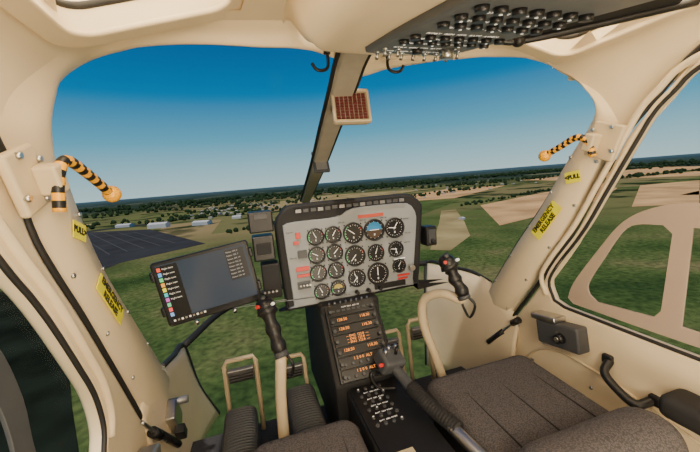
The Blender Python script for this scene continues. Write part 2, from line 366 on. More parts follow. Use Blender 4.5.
# ---------------------------------------------------------------- instrument panel
ip=empty('instrument_panel')
PY=1.25
MP=frame((0,PY,0),(1,0,0),(0,0,1))
o1=[(-.225,.60),(-.235,.90),(-.225,.958),(-.19,.99),(-.13,1.003),(.30,1.003),(.35,.99),(.388,.955),(.388,.90),(.355,.61),(.335,.595),(-.21,.59)]
def rnd(P,n=70):return curve2(P+[P[0]],n)
plate('glareshield_rim',rnd(o1),[],MP@T((0,0,-.03)),.05,.012,BLACKM,ip)
plate('glareshield_hood',[(a*1.0+.0,b) for a,b in rnd([(-.20,.62),(-.215,.90),(-.20,.95),(-.12,.985),(.30,.985),(.36,.94),(.36,.9),(.33,.62)])],[],MP@T((0,0,-.15)),.22,.02,BLACKM,ip)
face=rnd([(-.195,.61),(-.207,.90),(-.20,.925),(-.17,.938),(.0,.94),(.06,.965),(.12,.968),(.30,.965),(.335,.945),(.350,.91),(.348,.86),(.318,.63),(.305,.612),(-.18,.604)])
plate('face_plate',face,[],MP@T((0,0,.0)),.016,.003,GREY,ip)
M0=MP@T((0,0,.009))
def annulus(ro,ri,n=32):
    return [(ro*math.cos(2*math.pi*k/n),ro*math.sin(2*math.pi*k/n)) for k in range(n)],[(ri*math.cos(2*math.pi*k/n),ri*math.sin(2*math.pi*k/n)) for k in range(n)]
def gauge(x,z,r,kind,ang):
    M=M0@T((x,z,0));a,b_=annulus(r,r*.86)
    plate('gauge_bezel',a,[b_],M@T((0,0,.005)),.012,.002,BLACK,ip)
    plate('gauge_dial',annulus(r*.9,0.1)[0],[],M@T((0,0,.001)),.003,.0003,DIAL,ip)
    vs=[];fs=[];h=.0032
    def quad(r0,r1,w,A):
        c,s=math.cos(A),math.sin(A);k=len(vs)
        for rr,ww in((r0,-w),(r0,w),(r1,w*.8),(r1,-w*.8)):vs.append((rr*c-ww*s,rr*s+ww*c,h))
        fs.append((k,k+1,k+2,k+3))
    nt_={'eng':16,'asi':20,'alt':20,'hsi':28,'ai':12}[kind]
    for k in range(nt_):
        A=2*math.pi*k/nt_
        if kind=='eng' and -2.2<A-2*math.pi<-.9:continue
        quad(r*.68 if k%2==0 else r*.74,r*.80,r*.018,A)
    for q in([ang] if kind!='alt' else [ang,ang+2]):quad(-r*.15,r*.6,r*.04,q)
    o=mk('gauge_markings',vs,fs,WHITE,ip,smooth=False);o.matrix_local=M
    if kind in('eng','asi'):
        for (a0,a1,mt) in((2.2,3.8,GREENE),(.2,.6,RED)):
            vs3=[];fs3=[]
            for k in range(9):
                A=a0+(a1-a0)*k/8
                for rr in(r*.80,r*.845):vs3.append((rr*math.cos(A),rr*math.sin(A),.0036))
            for k in range(8):fs3.append((2*k,2*k+1,2*k+3,2*k+2))
            o=mk('gauge_arc',vs3,fs3,mt,ip,smooth=False);o.matrix_local=M
    text('gauge_number','8',r*.30,M@T((0,-r*.42,.0034)),WHITE,ip)
    for sx,sz in((-1,-1),(1,1),(-1,1),(1,-1)):
        cyl('gauge_screw',(x+sx*r*.8,PY-.008,z+sz*r*.8),(x+sx*r*.8,PY-.0105,z+sz*r*.8),.003,.003,BLACK,ip,n=8)
G=[(-.088,.872,.034,'eng',2),(-.018,.872,.034,'eng',1),(.065,.868,.043,'asi',2.5),(.155,.870,.045,'ai',0),(.245,.868,.043,'alt',1),
   (-.090,.800,.034,'eng',2.6),(-.018,.800,.034,'eng',.8),(.065,.775,.043,'asi',4),(.155,.775,.0,'hsi',1.57),(.245,.778,.034,'alt',3),
   (-.090,.728,.034,'eng',1.2),(-.018,.728,.034,'eng',2),(.255,.705,.030,'eng',1),
   (-.083,.652,.032,'eng',2),(-.016,.655,.032,'eng',3),(.065,.683,.037,'alt',2),(.155,.690,.0,'hsi',0)]
for x,z,r,k,a in G:
    if r>0:gauge(x,z,r,k,a)
gauge(.155,.775,.036,'asi',1.2);gauge(.158,.686,.047,'hsi',1.57)
AIB=nmat('attitude_blue',(.02,.22,.5),.4);AIG=nmat('attitude_brown',(.06,.035,.02),.4)
Ma=M0@T((.155,.870,.0025))
h1=[(.033*math.cos(math.pi*k/16),.033*math.sin(math.pi*k/16)) for k in range(17)]
plate('attitude_sky',h1,[],Ma,.002,.0002,AIB,ip);plate('attitude_ground',[(a,-b_) for a,b_ in h1][::-1],[],Ma,.002,.0002,AIG,ip)
plate('attitude_bar',[(-.02,-.001),(.02,-.001),(.02,.0015),(-.02,.0015)],[],Ma@T((0,0,.002)),.001,.0001,WHITE,ip)
GRN=nmat('attitude_yellow',(.4,.33,.06),.4)
plate('yellow_sector',[(0.0,0)]+[(.018*math.cos(math.pi*k/16),.018*math.sin(math.pi*k/16)) for k in range(17)],[],M0@T((-.016,.655,.004)),.001,.0001,GRN,ip)
for i in range(16):
    box('annunciator',(.021,.004,.013),(-.145+i*.0285,PY-.016,.978 if i<5 else .980),GREYD if i%3 else GREYM,ip,bevel=.001)
AMB=nmat('annunciator_red',(.35,.05,.03),.4,emit=(.8,.1,.05),es=.3)
box('red_placard_upper',(.11,.004,.013),(.145,PY-.01,.930),AMB,ip,bevel=.001)
for nm,x,z,w,h,m in(('guard_switch_red',-.155,.885,.018,.022,RED),('guard_switch_red',-.165,.858,.02,.012,RED),('placard_red',-.150,.755,.05,.016,RED),('placard_red',-.148,.728,.05,.010,RED),
    ('placard_red',.275,.662,.055,.008,RED),('placard_red',.27,.648,.045,.006,RED),('radio_small',-.145,.812,.035,.03,GREYD),('placard_white',.26,.735,.05,.004,WHITE),('toggle_plate',.21,.63,.14,.022,BLACK),('toggle_plate',-.15,.69,.05,.028,GREYD)):
    box(nm,(w,.008,h),(x,PY-.011,z),m,ip,bevel=.001)
for i in range(6):cyl('toggle',(-.165+.012*(i%4),PY-.015,.69),(-.165+.012*(i%4),PY-.03,.693),.0025,.0035,STEEL,ip,n=8)
for i in range(14):
    x,z=random.choice([(.30,.80),(.305,.84),(.30,.90),(-.185,.90),(-.18,.80),(-.17,.64),(.02,.915),(.11,.915),(.20,.915),(.11,.82),(.11,.73),(.02,.62),(.11,.62),(-.05,.915)])
    text('placard_text','ENG OIL',.007,M0@T((x,z,.001)),BLACK,ip)
for i in range(3):cyl('panel_knob',(.06+.05*i,PY-.012,.625),(.06+.05*i,PY-.03,.625),.009,.007,BLACK,ip,n=16)
cyl('clock_knob',(.31,PY-.01,.69),(.31,PY-.03,.69),.014,.012,STEEL,ip)
sb=empty('standby_compass_unit')
box('body',(.085,.07,.075),(-.285,1.24,.955),BLACK,sb,bevel=.006)
box('body_mid',(.075,.08,.09),(-.285,1.24,.86),BLACK,sb,bevel=.006)
box('body_low',(.065,.07,.13),(-.27,1.24,.735),BLACKM,sb,bevel=.006)
box('lcd',(.05,.004,.04),(-.285,1.197,.86),BLACKM,sb,bevel=.002)
box('small_lcd',(.045,.004,.018),(-.285,1.203,.975),GREYD,sb,bevel=.001)
for i in range(4):cyl('button',(-.30+.014*i,1.20,.70),(-.30+.014*i,1.19,.70),.004,.004,GREYM,sb,n=10)
sb=empty('intercom_box')
box('body',(.05,.06,.085),(.42,1.27,.81),BLACK,sb,bevel=.006);box('grille',(.035,.004,.06),(.42,1.238,.81),GREYD,sb,bevel=.002)
cyl('knob',(.42,1.237,.79),(.42,1.22,.79),.01,.008,BLACKM,sb)

# ---------------------------------------------------------------- console and pedestal
cs=empty('radio_console')
X=V((1,0,0));Yc=V((0,.17,.22)).normalized()
cx=.01
MC=frame((cx,1.035,.375),X,Yc)
H=.285
box('console_body',(.245,.42,.50),(cx+.005,1.40,.36),BLACKM,cs,bevel=.015)
mk('console_wedge',[(cx+s*.118,y,z) for s in(-1,1) for y,z in((1.03,.10),(1.03,.372),(1.215,.605),(1.30,.605),(1.30,.10))],
   [(0,1,2,3,4),(5,9,8,7,6),(0,5,6,1),(1,6,7,2),(2,7,8,3),(3,8,9,4),(4,9,5,0)],BLACKM,cs,smooth=False,bevel=.006)
plate('radio_bezel',rrect(-.10,.0,.10,H,.006),[],MC@T((0,0,.008)),.014,.003,BLACK,cs)
ry=.272
units=[(.040,'tx'),(.032,'amb'),(.032,'amb'),(.040,'txt'),(.034,'amb2'),(.040,'rad'),(.04,'rad')]
for i,(h,k) in enumerate(units):
    y=ry-h/2;ry-=h+.002
    box('radio_unit',(.182,h-.001,.010),(0,y,.016),BLACK if i%2 else DIAL,cs,M=MC,bevel=.0015)
    if k in('amb','amb2'):
        for s in(-1,1):
            box('display_window',(.05,h*.5,.002),(s*.045,y+.002,.0222),DIAL,cs,M=MC,bevel=0)
            text('display_digits','128.50' if s<0 else '118.30',.015,MC@T((s*.045,y+.003,.024)),ORANGE,cs)
    if k=='txt':
        for j in range(3):text('display_line','-- ENG  122.8  ---',.012,MC@T((0,y+.011-j*.011,.0225)),ORANGE,cs)
    if k=='tx':
        for j in range(8):box('key',(.014,.008,.004),(-.072+j*.0205,y,.0225),GREYD,cs,M=MC,bevel=.001)
        text('legend','COM  NAV  ADF  PA',.008,MC@T((0,y+.012,.0222)),WHITE,cs)
    if k=='rad':
        for j in range(6):
            o=cyl('small_knob',(-.07+j*.028,y-.006,.02),(-.07+j*.028,y-.006,.030),.006,.005,GREYD,cs,n=14);o.matrix_local=MC
        text('display_line','1 2 0 0  ALT',.014,MC@T((.0,y+.010,.0225)),ORANGE,cs)
    for s in(-1,1):
        o=cyl('radio_knob',(s*.083,y-.003,.02),(s*.083,y-.003,.036),.0075,.006,GREYD,cs,n=16);o.matrix_local=MC
for j in range(8):
    o=cyl('toggle',(-.08+.022*j,.28,.012),(-.08+.022*j,.285,.028),.003,.004,STEEL,cs,n=8);o.matrix_local=MC
box('pedestal_body',(.19,.50,.26),(.025,.80,.225),BLACKM,cs,bevel=.012)
MPd=frame((.025,.8,.357),(1,0,0),(0,1,0))
plate('pedestal_plate',rrect(-.09,-.22,.09,.225,.008),[],MPd,.008,.002,BLACK,cs)
for j in range(6):
    for k in range(4):
        o=cyl('breaker',(-.062+k*.026,.20-j*.035,.003),(-.062+k*.026,.20-j*.035,.010),.0062,.0055,GREYD,cs,n=14);o.matrix_local=MPd
        if (j+k)%4==0:
            o=cyl('breaker_cap',(-.062+k*.026,.20-j*.035,.010),(-.062+k*.026,.20-j*.035,.0112),.0025,.0025,WHITE,cs,n=10);o.matrix_local=MPd
for j in range(5):text('pedestal_text','BATT  GEN  PITOT',.007,MPd@T((-.02,.182-j*.035,.0045)),WHITE,cs)
box('document_card',(.075,.12,.004),(-.02,.655,.366),PAPER,cs,bevel=.001)
box('card_text',(.06,.05,.002),(-.02,.64,.369),GREYD,cs,bevel=0)

cl=empty('collective_lever')
tube('tube',[(.20,.42,.345),(.17,.55,.365),(.135,.74,.388),(.105,.88,.41)],.017,STEEL,cl)
tube('twist_grip',[(.150,.70,.385),(.12,.80,.399),(.105,.88,.41)],lambda t:.022+.0015*math.sin(t*120),BLACKM,cl,res=60)
tube('head_neck',[(.105,.87,.408),(.095,.93,.425),(.085,.97,.44)],.018,GREYD,cl)
box('switch_head',(.085,.075,.06),(.08,.985,.455),GREYD,cl,rot=(.5,.2,.2),bevel=.012)
for i,(a,b_) in enumerate(((-.02,.0),(.02,.0),(0,.02),(-.02,.025),(.025,.02))):
    cyl('switch',(.08+a,.975+b_,.48),(.08+a,.965+b_,.507),.006,.005,BLACK if i%2 else STEEL,cl,n=12)
cyl('switch_red',(.045,.96,.46),(.03,.945,.47),.007,.006,RED,cl,n=12)
tube('cable',[(.06,1.0,.43),(.02,1.02,.40),(.03,.98,.37),(.08,.95,.372)],.005,BLACK,cl)

def cyclic(path,g0,g1,name='cyclic_stick'):
    g=empty(name)
    tube('shaft',path,.017,BEIGE2,g)
    g0=V(g0);g1=V(g1);d=(g1-g0)
    tube('grip',[g0,g0+d*.25+V((0,-.006,0)),g0+d*.5+V((0,.002,0)),g0+d*.75+V((0,-.004,0)),g1],lambda t:.018+.006*math.sin(t*9)**2+(.009 if t>.85 else 0),BLACK,g,n=16,res=30)
    ball('grip_head',g1+d*.04,.030,BLACK,g,(1,1.1,.9))
    t=d.normalized()
    cyl('trim_hat',g1+t*.02+V((0,-.012,0)),g1+t*.04+V((0,-.018,0)),.009,.008,GREYD,g,n=14)
    cyl('red_button',g1+V((-.020,-.018,.01)),g1+V((-.028,-.028,.014)),.006,.006,RED,g,n=12)
    cyl('white_button',g1+V((.018,-.020,.012)),g1+V((.022,-.031,.018)),.005,.005,WHITE,g,n=12)
    box('trigger',(.012,.02,.03),g0+d*.72+V((0,.028,0)),BLACK,g,bevel=.004)
    tube('push_to_talk_cable',[g0+V((.012,0,.0)),g0+V((.03,-.02,-.03)),g0+V((.02,0,-.08)),path[-2]],.0045,BLACK,g)
    cyl('collar',g0-d*.06,g0+d*.05,.022,.022,GREYD,g)
    cyl('boot',(path[0][0],path[0][1],.10),V(path[0])+V((0,0,.07)),.06,.02,RUBBER,g,bevel=.01)
cyclic([(-.30,.95,.11),(-.30,.97,.25),(-.295,.975,.42),(-.285,.975,.52),(-.28,.98,.56)],(-.278,.985,.565),(-.305,1.05,.70))
cyclic([(.33,1.0,.11),(.325,1.03,.25),(.30,1.06,.38),(.275,1.09,.50),(.275,1.08,.60),(.31,1.01,.645),(.345,.95,.635),(.35,.94,.645)],(.35,.935,.65),(.315,.97,.765))
def pedal(name,x0,x1,y,z,lean):
    g=empty(name)
    tube('frame',[(x0,y-.02,.12),(x0,y,z-.02),(x0+.01,y,z),(x1-.01,y,z),(x1,y,z-.02),(x1+lean,y-.05,.12)],.009,BEIGE2,g,smoothpath=False)
    box('tread',(abs(x1-x0)-.02,.02,.06),((x0+x1)/2,y-.008,z-.06),GREYM,g,rot=(.3,0,0),bevel=.005)
    for i in range(4):box('tread_rib',(abs(x1-x0)-.03,.006,.004),((x0+x1)/2,y-.02,z-.082+i*.013),RUBBER,g,bevel=.001)
pedal('anti_torque_pedal',-.485,-.365,1.32,.41,.0)
pedal('anti_torque_pedal',-.27,-.17,1.34,.36,.0)
pedal('anti_torque_pedal',.19,.28,1.34,.37,.0)
pedal('anti_torque_pedal',.30,.395,1.28,.43,.0)
def ribpad(x,y,w,l,z):
    g=empty('ribbed_footwell_pad')
    box('base',(w,l,z-.10),(x,y,.10+(z-.10)/2),FLOORG,g,bevel=.03,seg=6)
    k=int(l/.016)
    for i in range(k):
        yy=y-l/2+.03+i*(l-.06)/max(1,k-1)
        tube('rib',[(x-w/2+.004,yy,z-.05),(x-w/2+.01,yy,z-.012),(x-w*.25,yy,z+.001),(x+w*.25,yy,z+.001),(x+w/2-.01,yy,z-.012),(x+w/2-.004,yy,z-.05)],.005,GREYD,g,n=6,res=14)
ribpad(-.44,1.11,.12,.32,.25)
ribpad(-.21,1.12,.12,.32,.27)

# ---------------------------------------------------------------- tablet
tb=empty('tablet_computer')
tl,tr,br,bl=V((-.615,1.1,.88)),V((-.335,1.1,.915)),V((-.315,1.1,.71)),V((-.605,1.1,.67))
c=(tl+tr+br+bl)/4
MT=frame(c,(tr+br-tl-bl),(tl+tr-bl-br))
w,h=.287,.207
plate('case',rrect(-w/2,-h/2,w/2,h/2,.010),[],MT@T((0,0,-.006)),.016,.004,BLACK,tb)
SCR=nmat('screen_dark',(.02,.025,.03),.15,emit=(.036,.048,.065),es=1.0)
plate('screen',rrect(-w/2+.010,-h/2+.012,w/2-.010,h/2-.010,.002),[],MT@T((0,0,.002)),.002,.0002,SCR,tb)
SB=nmat('screen_bar',(.01,.012,.015),.3)
box('task_bar',(w-.022,.011,.001),(0,-h/2+.018,.0036),SB,tb,M=MT,bevel=0)
box('icon_sidebar',(.062,h-.035,.0008),(-w/2+.042,.004,.0034),SB,tb,M=MT,bevel=0)
ic=[(.8,.1,.05),(.1,.35,.8),(.1,.6,.2),(.85,.4,.05),(.75,.7,.05),(.05,.5,.55),(.5,.1,.5),(.1,.6,.3),(.8,.1,.1),(.2,.4,.8)]
for i,cc in enumerate(ic):
    m=nmat('icon_%d'%i,cc,.4,emit=cc,es=.6)
    box('icon',(.010,.012,.001),(-w/2+.020,h/2-.024-i*.0160,.0042),m,tb,M=MT,bevel=0)
    if i<7:text('icon_caption','Flight item',.0075,MT@T((-w/2+.029,h/2-.024-i*.0160,.0042)),WHITE,tb,align='LEFT',extr=.0001)
box('popup',(.058,.100,.001),(w/2-.046,.038,.0037),SB,tb,M=MT,bevel=0)
GT=nmat('screen_text',(.3,.3,.3),.5,emit=(.35,.37,.4),es=.6)
for i in range(8):text('popup_text','Status: OK %d'%(i*7),.007,MT@T((w/2-.072,.080-i*.0118,.0046)),GT,tb,align='LEFT',extr=.0001)
for i in range(9):box('task_icon',(.006,.006,.001),(-w/2+.022+i*.011,-h/2+.018,.0045),STEEL if i%2 else WHITE,tb,M=MT,bevel=0)
for s in(-1,1):
    for q in(-.25,.3):box('mount_claw',(.012,.03,.022),(s*w/2*1.01,q*h,-.004),BLACK,tb,M=MT,bevel=.004)
tube('mount_arm',[c+V((0,.02,-.02)),c+V((.08,.08,-.05)),(-.33,1.19,.72)],.013,BLACK,tb)
for i in range(2):cyl('bottom_lug',tuple(bl.lerp(br,.3+.4*i)+V((0,0,-.002))),tuple(bl.lerp(br,.3+.4*i)+V((0,0,-.016))),.007,.006,STEEL,tb,n=12)

# ---------------------------------------------------------------- seats
def pad(name,size,loc,rot,mat,par,bev=.05):
    o=box(name,size,loc,mat,par,rot=rot,bevel=bev,seg=8);return o
def seat(cx,yf,w,depth,z,backy,backz,bx=None):
    g=empty('pilot_seat');bx=cx if bx is None else bx
    box('seat_pan',(w-.03,depth-.04,z-.17),(cx,yf-depth/2-.01,.10+(z-.17)/2),BLACKM,g,bevel=.02)
    pad('cushion',(w,depth,.11),(cx,yf-depth/2,z-.055),(.05,0,0),SEAT,g,.05)
    for s in(-.30,0,.30):
        tube('stitch_seam',[(cx+s*w,yf-.035,z+.006),(cx+s*w,yf-depth*.5,z+.001),(cx+s*w,yf-depth+.05,z-.006)],.0024,SEATD,g,n=6)
    tube('piping',[(a+cx,b_,z-.034+(b_-yf+depth/2)*.05) for a,b_ in [(p[0],p[1]+yf-depth/2) for p in rrect(-w/2+.003,-depth/2+.003,w/2-.003,depth/2-.003,.05)]],.004,SEATD,g,n=8,smoothpath=False)
    pad('backrest',(w-.02,.15,backz-z+.08),(bx,backy,(z+backz)/2-.04),(-.25,0,0),SEAT,g,.07)
    tube('backrest_seam',[(bx-w/2+.05,backy+.045,backz-.035),(bx,backy+.05,backz-.025),(bx+w/2-.05,backy+.045,backz-.035)],.003,SEATD,g,n=6)
seat(.39,.945,.43,.50,.385,.455,.50,.345)
seat(-.245,.885,.31,.45,.385,.22,.50)
g=empty('seat_belt_reel');box('housing',(.05,.16,.10),(W-.06,.62,.20),BLACKM,g,bevel=.012);tube('belt_webbing',[(W-.07,.66,.24),(W-.06,.72,.30),(W-.06,.80,.22),(W-.06,.84,.13)],.010,GREYD,g)

# ---------------------------------------------------------------- overhead console
oc=empty('overhead_console')
MO=frame((.03,.50,1.300),(1,0,0),(0,-.975,-.20))
def ring(y,z,hw,zt):return [(.02-hw-.05,y,zt),(.02-hw-.03,y,z+.05),(.02-hw,y,z+.008),(.02-hw*.8,y,z),(.02,y,z-.003),(.02+hw*.8,y,z),(.02+hw,y,z+.008),(.02+hw+.03,y,z+.05),(.02+hw+.05,y,zt)]
loft('housing',[ring(.86,1.425,.16,1.46),ring(.80,1.40,.17,1.47),ring(.72,1.352,.165,1.48),ring(.66,1.338,.16,1.48),ring(.50,1.310,.16,1.48),ring(.34,1.278,.16,1.48),ring(.15,1.24,.16,1.48),ring(-.1,1.23,.16,1.48)],CREAM,oc,n=50,solid=0,rows=40)
plate('switch_panel',rrect(-.10,-.15,.10,.30,.012),[],MO@T((0,0,-.004)),.018,.004,PANELG,oc)
for j in range(9):
    for k in range(7):
        x=-.078+k*.0262;y=-.132+j*.038
        if j in(0,1) and not(j==1 and k in(2,3,4,5)):
            o=cyl('toggle_base',(x,y,.004),(x,y,.008),.006,.006,STEEL,oc,n=10);o.matrix_local=MO
            o=cyl('toggle',(x,y,.008),(x,y-.004,.018),.0025,.0035,STEEL,oc,n=10);o.matrix_local=MO
        elif j in(3,4,6,7,8):
            o=cyl('breaker',(x,y,.004),(x,y,.012),.0085,.008,BLACK,oc,n=16);o.matrix_local=MO
            if (j+k)%2:
                o=cyl('breaker_dot',(x,y,.012),(x,y,.0130),.0022,.0022,WHITE,oc,n=8);o.matrix_local=MO
for j in range(8):text('panel_text','PITOT  GEN  HTR  BATT  AVION',.009,MO@T((-.004,-.115+j*.038,.0055)),WHITE,oc)
o=cyl('rotary_knob',(.045,-.082,.004),(.045,-.082,.022),.015,.013,STEEL,oc);o.matrix_local=MO
o=cyl('rotary_knob',(-.015,-.088,.004),(-.015,-.088,.014),.011,.009,BLACK,oc);o.matrix_local=MO
sv=empty('sun_visor')
mk('visor_blade',[(.30,.64,1.365),(.57,.49,1.387),(.54,.45,1.392),(.29,.59,1.375)],[(0,1,2,3)],BLACKM,sv,smooth=False,solid=.010,bevel=.003)
tube('visor_rod',[(.24,.66,1.37),(.32,.625,1.358),(.60,.475,1.383)],.008,BLACK,sv)
ball('visor_pivot',(.30,.635,1.36),.015,BLACK,sv);tube('pivot_arm',[(.25,.74,1.42),(.26,.72,1.395),(.30,.64,1.365)],.007,STEEL,sv)

cp=empty('magnetic_compass')
MCm=frame((.024,1.035,1.303),V((1,-.12,-.02)),V((0,.30,.95)))
plate('frame',rrect(-.060,-.056,.060,.056,.006),[rrect(-.051,-.047,.051,.047,.003)],MCm@T((0,0,.012)),.02,.003,BEIGE2,cp)
box('back',(.108,.10,.03),(0,0,-.002),POSTM,cp,M=MCm,bevel=.004)
REDG=nmat('red_lens',(.13,.022,.022),.3)
for i in range(7):
    for j in range(9):
        box('lens',(.0112,.0078,.004),(-.0425+i*.01415,-.039+j*.0097,.0145),REDG,cp,M=MCm,bevel=.001)
sg=empty('thermometer_plate')
MCg=frame((.0,1.42,1.165),V((1,0,0)),V((0,.4,.9)))
plate('frame',rrect(-.034,-.05,.034,.05,.005),[],MCg,.012,.003,GREYD,sg);plate('face',rrect(-.024,-.038,.024,.038,.003),[],MCg@T((0,0,.006)),.004,.001,GREYM,sg)
for x,dx in((-.075,-1),(.10,1)):
    g=empty('headset_hook')
    y=.90
    tube('hook',[(x,y,1.425),(x,y,1.385),(x+dx*.014,y-.003,1.372),(x+dx*.034,y-.006,1.373),(x+dx*.045,y-.006,1.388)],.0042,BLACK,g)
    cyl('base',(x,y,1.43),(x,y,1.415),.010,.009,BLACK,g)

# ---------------------------------------------------------------- outside world
GZ=-80
ls=empty('landscape')
def groundmat():
    m=bpy.data.materials.new('farmland');m.use_nodes=True;nt=m.node_tree;b=nt.nodes['Principled BSDF'];b.inputs['Roughness'].default_value=1;b.inputs['Specular IOR Level'].default_value=0
    ge=nt.nodes.new('ShaderNodeNewGeometry');L=nt.links.new
    def noise(s,d=6):
        n=nt.nodes.new('ShaderNodeTexNoise');n.inputs['Scale'].default_value=s;n.inputs['Detail'].default_value=d;L(ge.outputs['Position'],n.inputs['Vector']);return n.outputs['Fac']
    def ramp(src,els):
        r=nt.nodes.new('ShaderNodeValToRGB');r.color_ramp.elements[0].position=els[0][0];r.color_ramp.elements[0].color=(*els[0][1],1)
        r.color_ramp.elements[1].position=els[-1][0];r.color_ramp.elements[1].color=(*els[-1][1],1)
        for p,c in els[1:-1]:
            e=r.color_ramp.elements.new(p);e.color=(*c,1)
        L(src,r.inputs['Fac']);return r.outputs['Color']
    def mix(f,a,b_,mode='MIX'):
        x=nt.nodes.new('ShaderNodeMix');x.data_type='RGBA';x.blend_type=mode
        if isinstance(f,float):x.inputs['Factor'].default_value=f
        else:L(f,x.inputs['Factor'])
        L(a,x.inputs['A']) if not isinstance(a,tuple) else setattr(x.inputs['A'],'default_value',(*a,1))
        L(b_,x.inputs['B']) if not isinstance(b_,tuple) else setattr(x.inputs['B'],'default_value',(*b_,1))
        return x.outputs['Result']
    grass=ramp(noise(.012,7),[(.34,(.040,.078,.026)),(.46,(.075,.120,.038)),(.56,(.11,.145,.050)),(.70,(.20,.18,.085))])
    fine=ramp(noise(.25,9),[(.3,(.5,.55,.6)),(.7,(1.35,1.32,1.25))])
    grass=mix(1.0,grass,fine,'MULTIPLY')
    vo=nt.nodes.new('ShaderNodeTexVoronoi');vo.inputs['Scale'].default_value=.0026;vo.distance='CHEBYCHEV';L(ge.outputs['Position'],vo.inputs['Vector'])
    sep=nt.nodes.new('ShaderNodeSeparateColor');L(vo.outputs['Color'],sep.inputs[0])
    fields=ramp(sep.outputs[0],[(0,(.08,.12,.04)),(.3,(.22,.19,.09)),(.5,(.11,.15,.05)),(.75,(.34,.25,.13)),(1,(.09,.13,.04))])
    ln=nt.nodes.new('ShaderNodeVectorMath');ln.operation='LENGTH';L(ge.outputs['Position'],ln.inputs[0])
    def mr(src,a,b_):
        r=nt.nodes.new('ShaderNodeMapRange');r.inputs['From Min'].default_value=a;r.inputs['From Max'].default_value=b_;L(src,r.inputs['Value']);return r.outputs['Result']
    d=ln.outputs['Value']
    c1=mix(mr(d,420,750),grass,fields)
    tw=ramp(noise(.010,9),[(.52,(0,0,0)),(.60,(1,1,1))])
    c1b=mix(tw,c1,(.025,.045,.02))
    c1=mix(mr(d,500,900),c1,c1b)
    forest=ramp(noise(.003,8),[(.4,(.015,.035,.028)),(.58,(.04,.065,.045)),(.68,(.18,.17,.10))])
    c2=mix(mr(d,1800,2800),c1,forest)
    c3=mix(mr(d,3500,14000),c2,(.06,.12,.16))  # far haze painted into the ground colour by distance
    L(c3,b.inputs['Base Color']);return m
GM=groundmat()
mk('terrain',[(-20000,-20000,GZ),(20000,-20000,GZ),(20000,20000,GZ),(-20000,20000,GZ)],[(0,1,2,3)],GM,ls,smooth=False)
ASPH=nmat('asphalt',(.045,.048,.055),.95,noise=.2,nscale=.02,spec=0);LINE=nmat('runway_line',(.08,.085,.09),.9,spec=0)
TAN=nmat('stubble_field',(.62,.38,.18),1,noise=.3,nscale=.014,spec=0);TAN2=nmat('dry_grass_field',(.34,.27,.13),1,noise=.4,nscale=.014,spec=0);DKG=nmat('crop_field_green',(.08,.12,.04),1,noise=.35,nscale=.02,spec=0)
DARK=nmat('painted_dark',(.016,.022,.016),1,noise=.5,nscale=.03,spec=0)  # near-black ground colour imitating simulator darkness, no trees here
def patch(P,mat,z=.3,name='field'):
    return mk(name,[(a,b_,GZ+z) for a,b_ in P],[tuple(range(len(P)))],mat,ls,smooth=False)
patch([(-455,1044),(-230,902),(-69,554),(-161,478),(-262,642)],ASPH,name='apron')
patch([(-700,900),(-680,860),(-60,1180),(-60,1215)],ASPH,.2,'runway')
patch([(-262,642),(-161,478),(-185,380),(-260,420),(-420,760),(-520,1020),(-455,1044)],ASPH,.25,'taxiway')
for i in range(5):
    a=V((-420+40*i,1000-30*i));b_=V((-200+20*i,560+10*i))
    d=(b_-a).normalized();nn=V((-d.y,d.x))*1.0
    patch([tuple(a-nn),tuple(a+nn),tuple(b_+nn),tuple(b_-nn)],LINE,.5,'marking')
patch([(-230,400),(-105,215),(-76,150),(-52,100),(-30,0),(-400,0),(-600,400)],DARK,.4,'painted_dark_patch')  # darkness outside the left door, painted as a dark ground polygon
for P,m_ in (([(499,620),(760,720),(1207,863),(960,640),(672,480),(480,420),(335,377)],TAN),([(1058,645),(1226,600),(675,329),(600,377)],TAN),([(194,289),(259,342),(330,450),(420,600),(390,608),(290,460),(180,305)],TAN2),
    ([(1500,1500),(2600,1500),(2300,1000),(1300,1000)],TAN),([(120,700),(480,900),(560,780),(300,560)],DKG),([(-120,1500),(500,1900),(900,1500),(200,1200)],TAN2),([(-1300,1500),(-500,1350),(-450,1150),(-1100,1150)],TAN2),
    ([(800,420),(1500,560),(1800,420),(900,260)],TAN),([(1400,900),(2400,900),(2200,560),(1500,620)],TAN),([(300,1000),(900,1350),(1100,1200),(600,860)],TAN)):
    patch(P,m_)
def boxes(name,items,mat,par=None):
    vs=[];fs=[]
    for (x,y,w,d,h,a) in items:
        k=len(vs);c,s=math.cos(a),math.sin(a)
        for z in(GZ,GZ+h):
            for p,q in((-w,-d),(w,-d),(w,d),(-w,d)):vs.append((x+(p*c-q*s)/2,y+(p*s+q*c)/2,z))
        r=h*.35;vs.append((x-w/2*c,y-w/2*s,GZ+h+r));vs.append((x+w/2*c,y+w/2*s,GZ+h+r))
        fs+=[(k,k+1,k+5,k+4),(k+1,k+2,k+6,k+5),(k+2,k+3,k+7,k+6),(k+3,k,k+4,k+7),(k+4,k+5,k+9,k+8),(k+6,k+7,k+8,k+9),(k+4,k+8,k+7),(k+5,k+6,k+9)]
    return mk(name,vs,fs,mat,par,smooth=False)
BW=nmat('building_white',(.62,.63,.65),.8,spec=0);BT=nmat('house_walls',(.5,.46,.42),.8,spec=0)
boxes('hangar_buildings',[(-215,925,46,22,10,-.3),(-110,880,40,24,8,-.4),(-30,960,24,16,6,-.2),(-330,1060,40,22,7,-.3),(340,470,6,10,3,.5)],BW,ls)
its=[(random.uniform(-200,300),random.uniform(1020,1700),random.uniform(7,15),random.uniform(7,12),random.uniform(3,5),random.uniform(0,3)) for _ in range(90)]
its+=[(random.uniform(500,1700),random.uniform(900,1900),random.uniform(7,15),random.uniform(7,12),random.uniform(3,5),random.uniform(0,3)) for _ in range(30)]
boxes('town_houses',its,BT,ls)
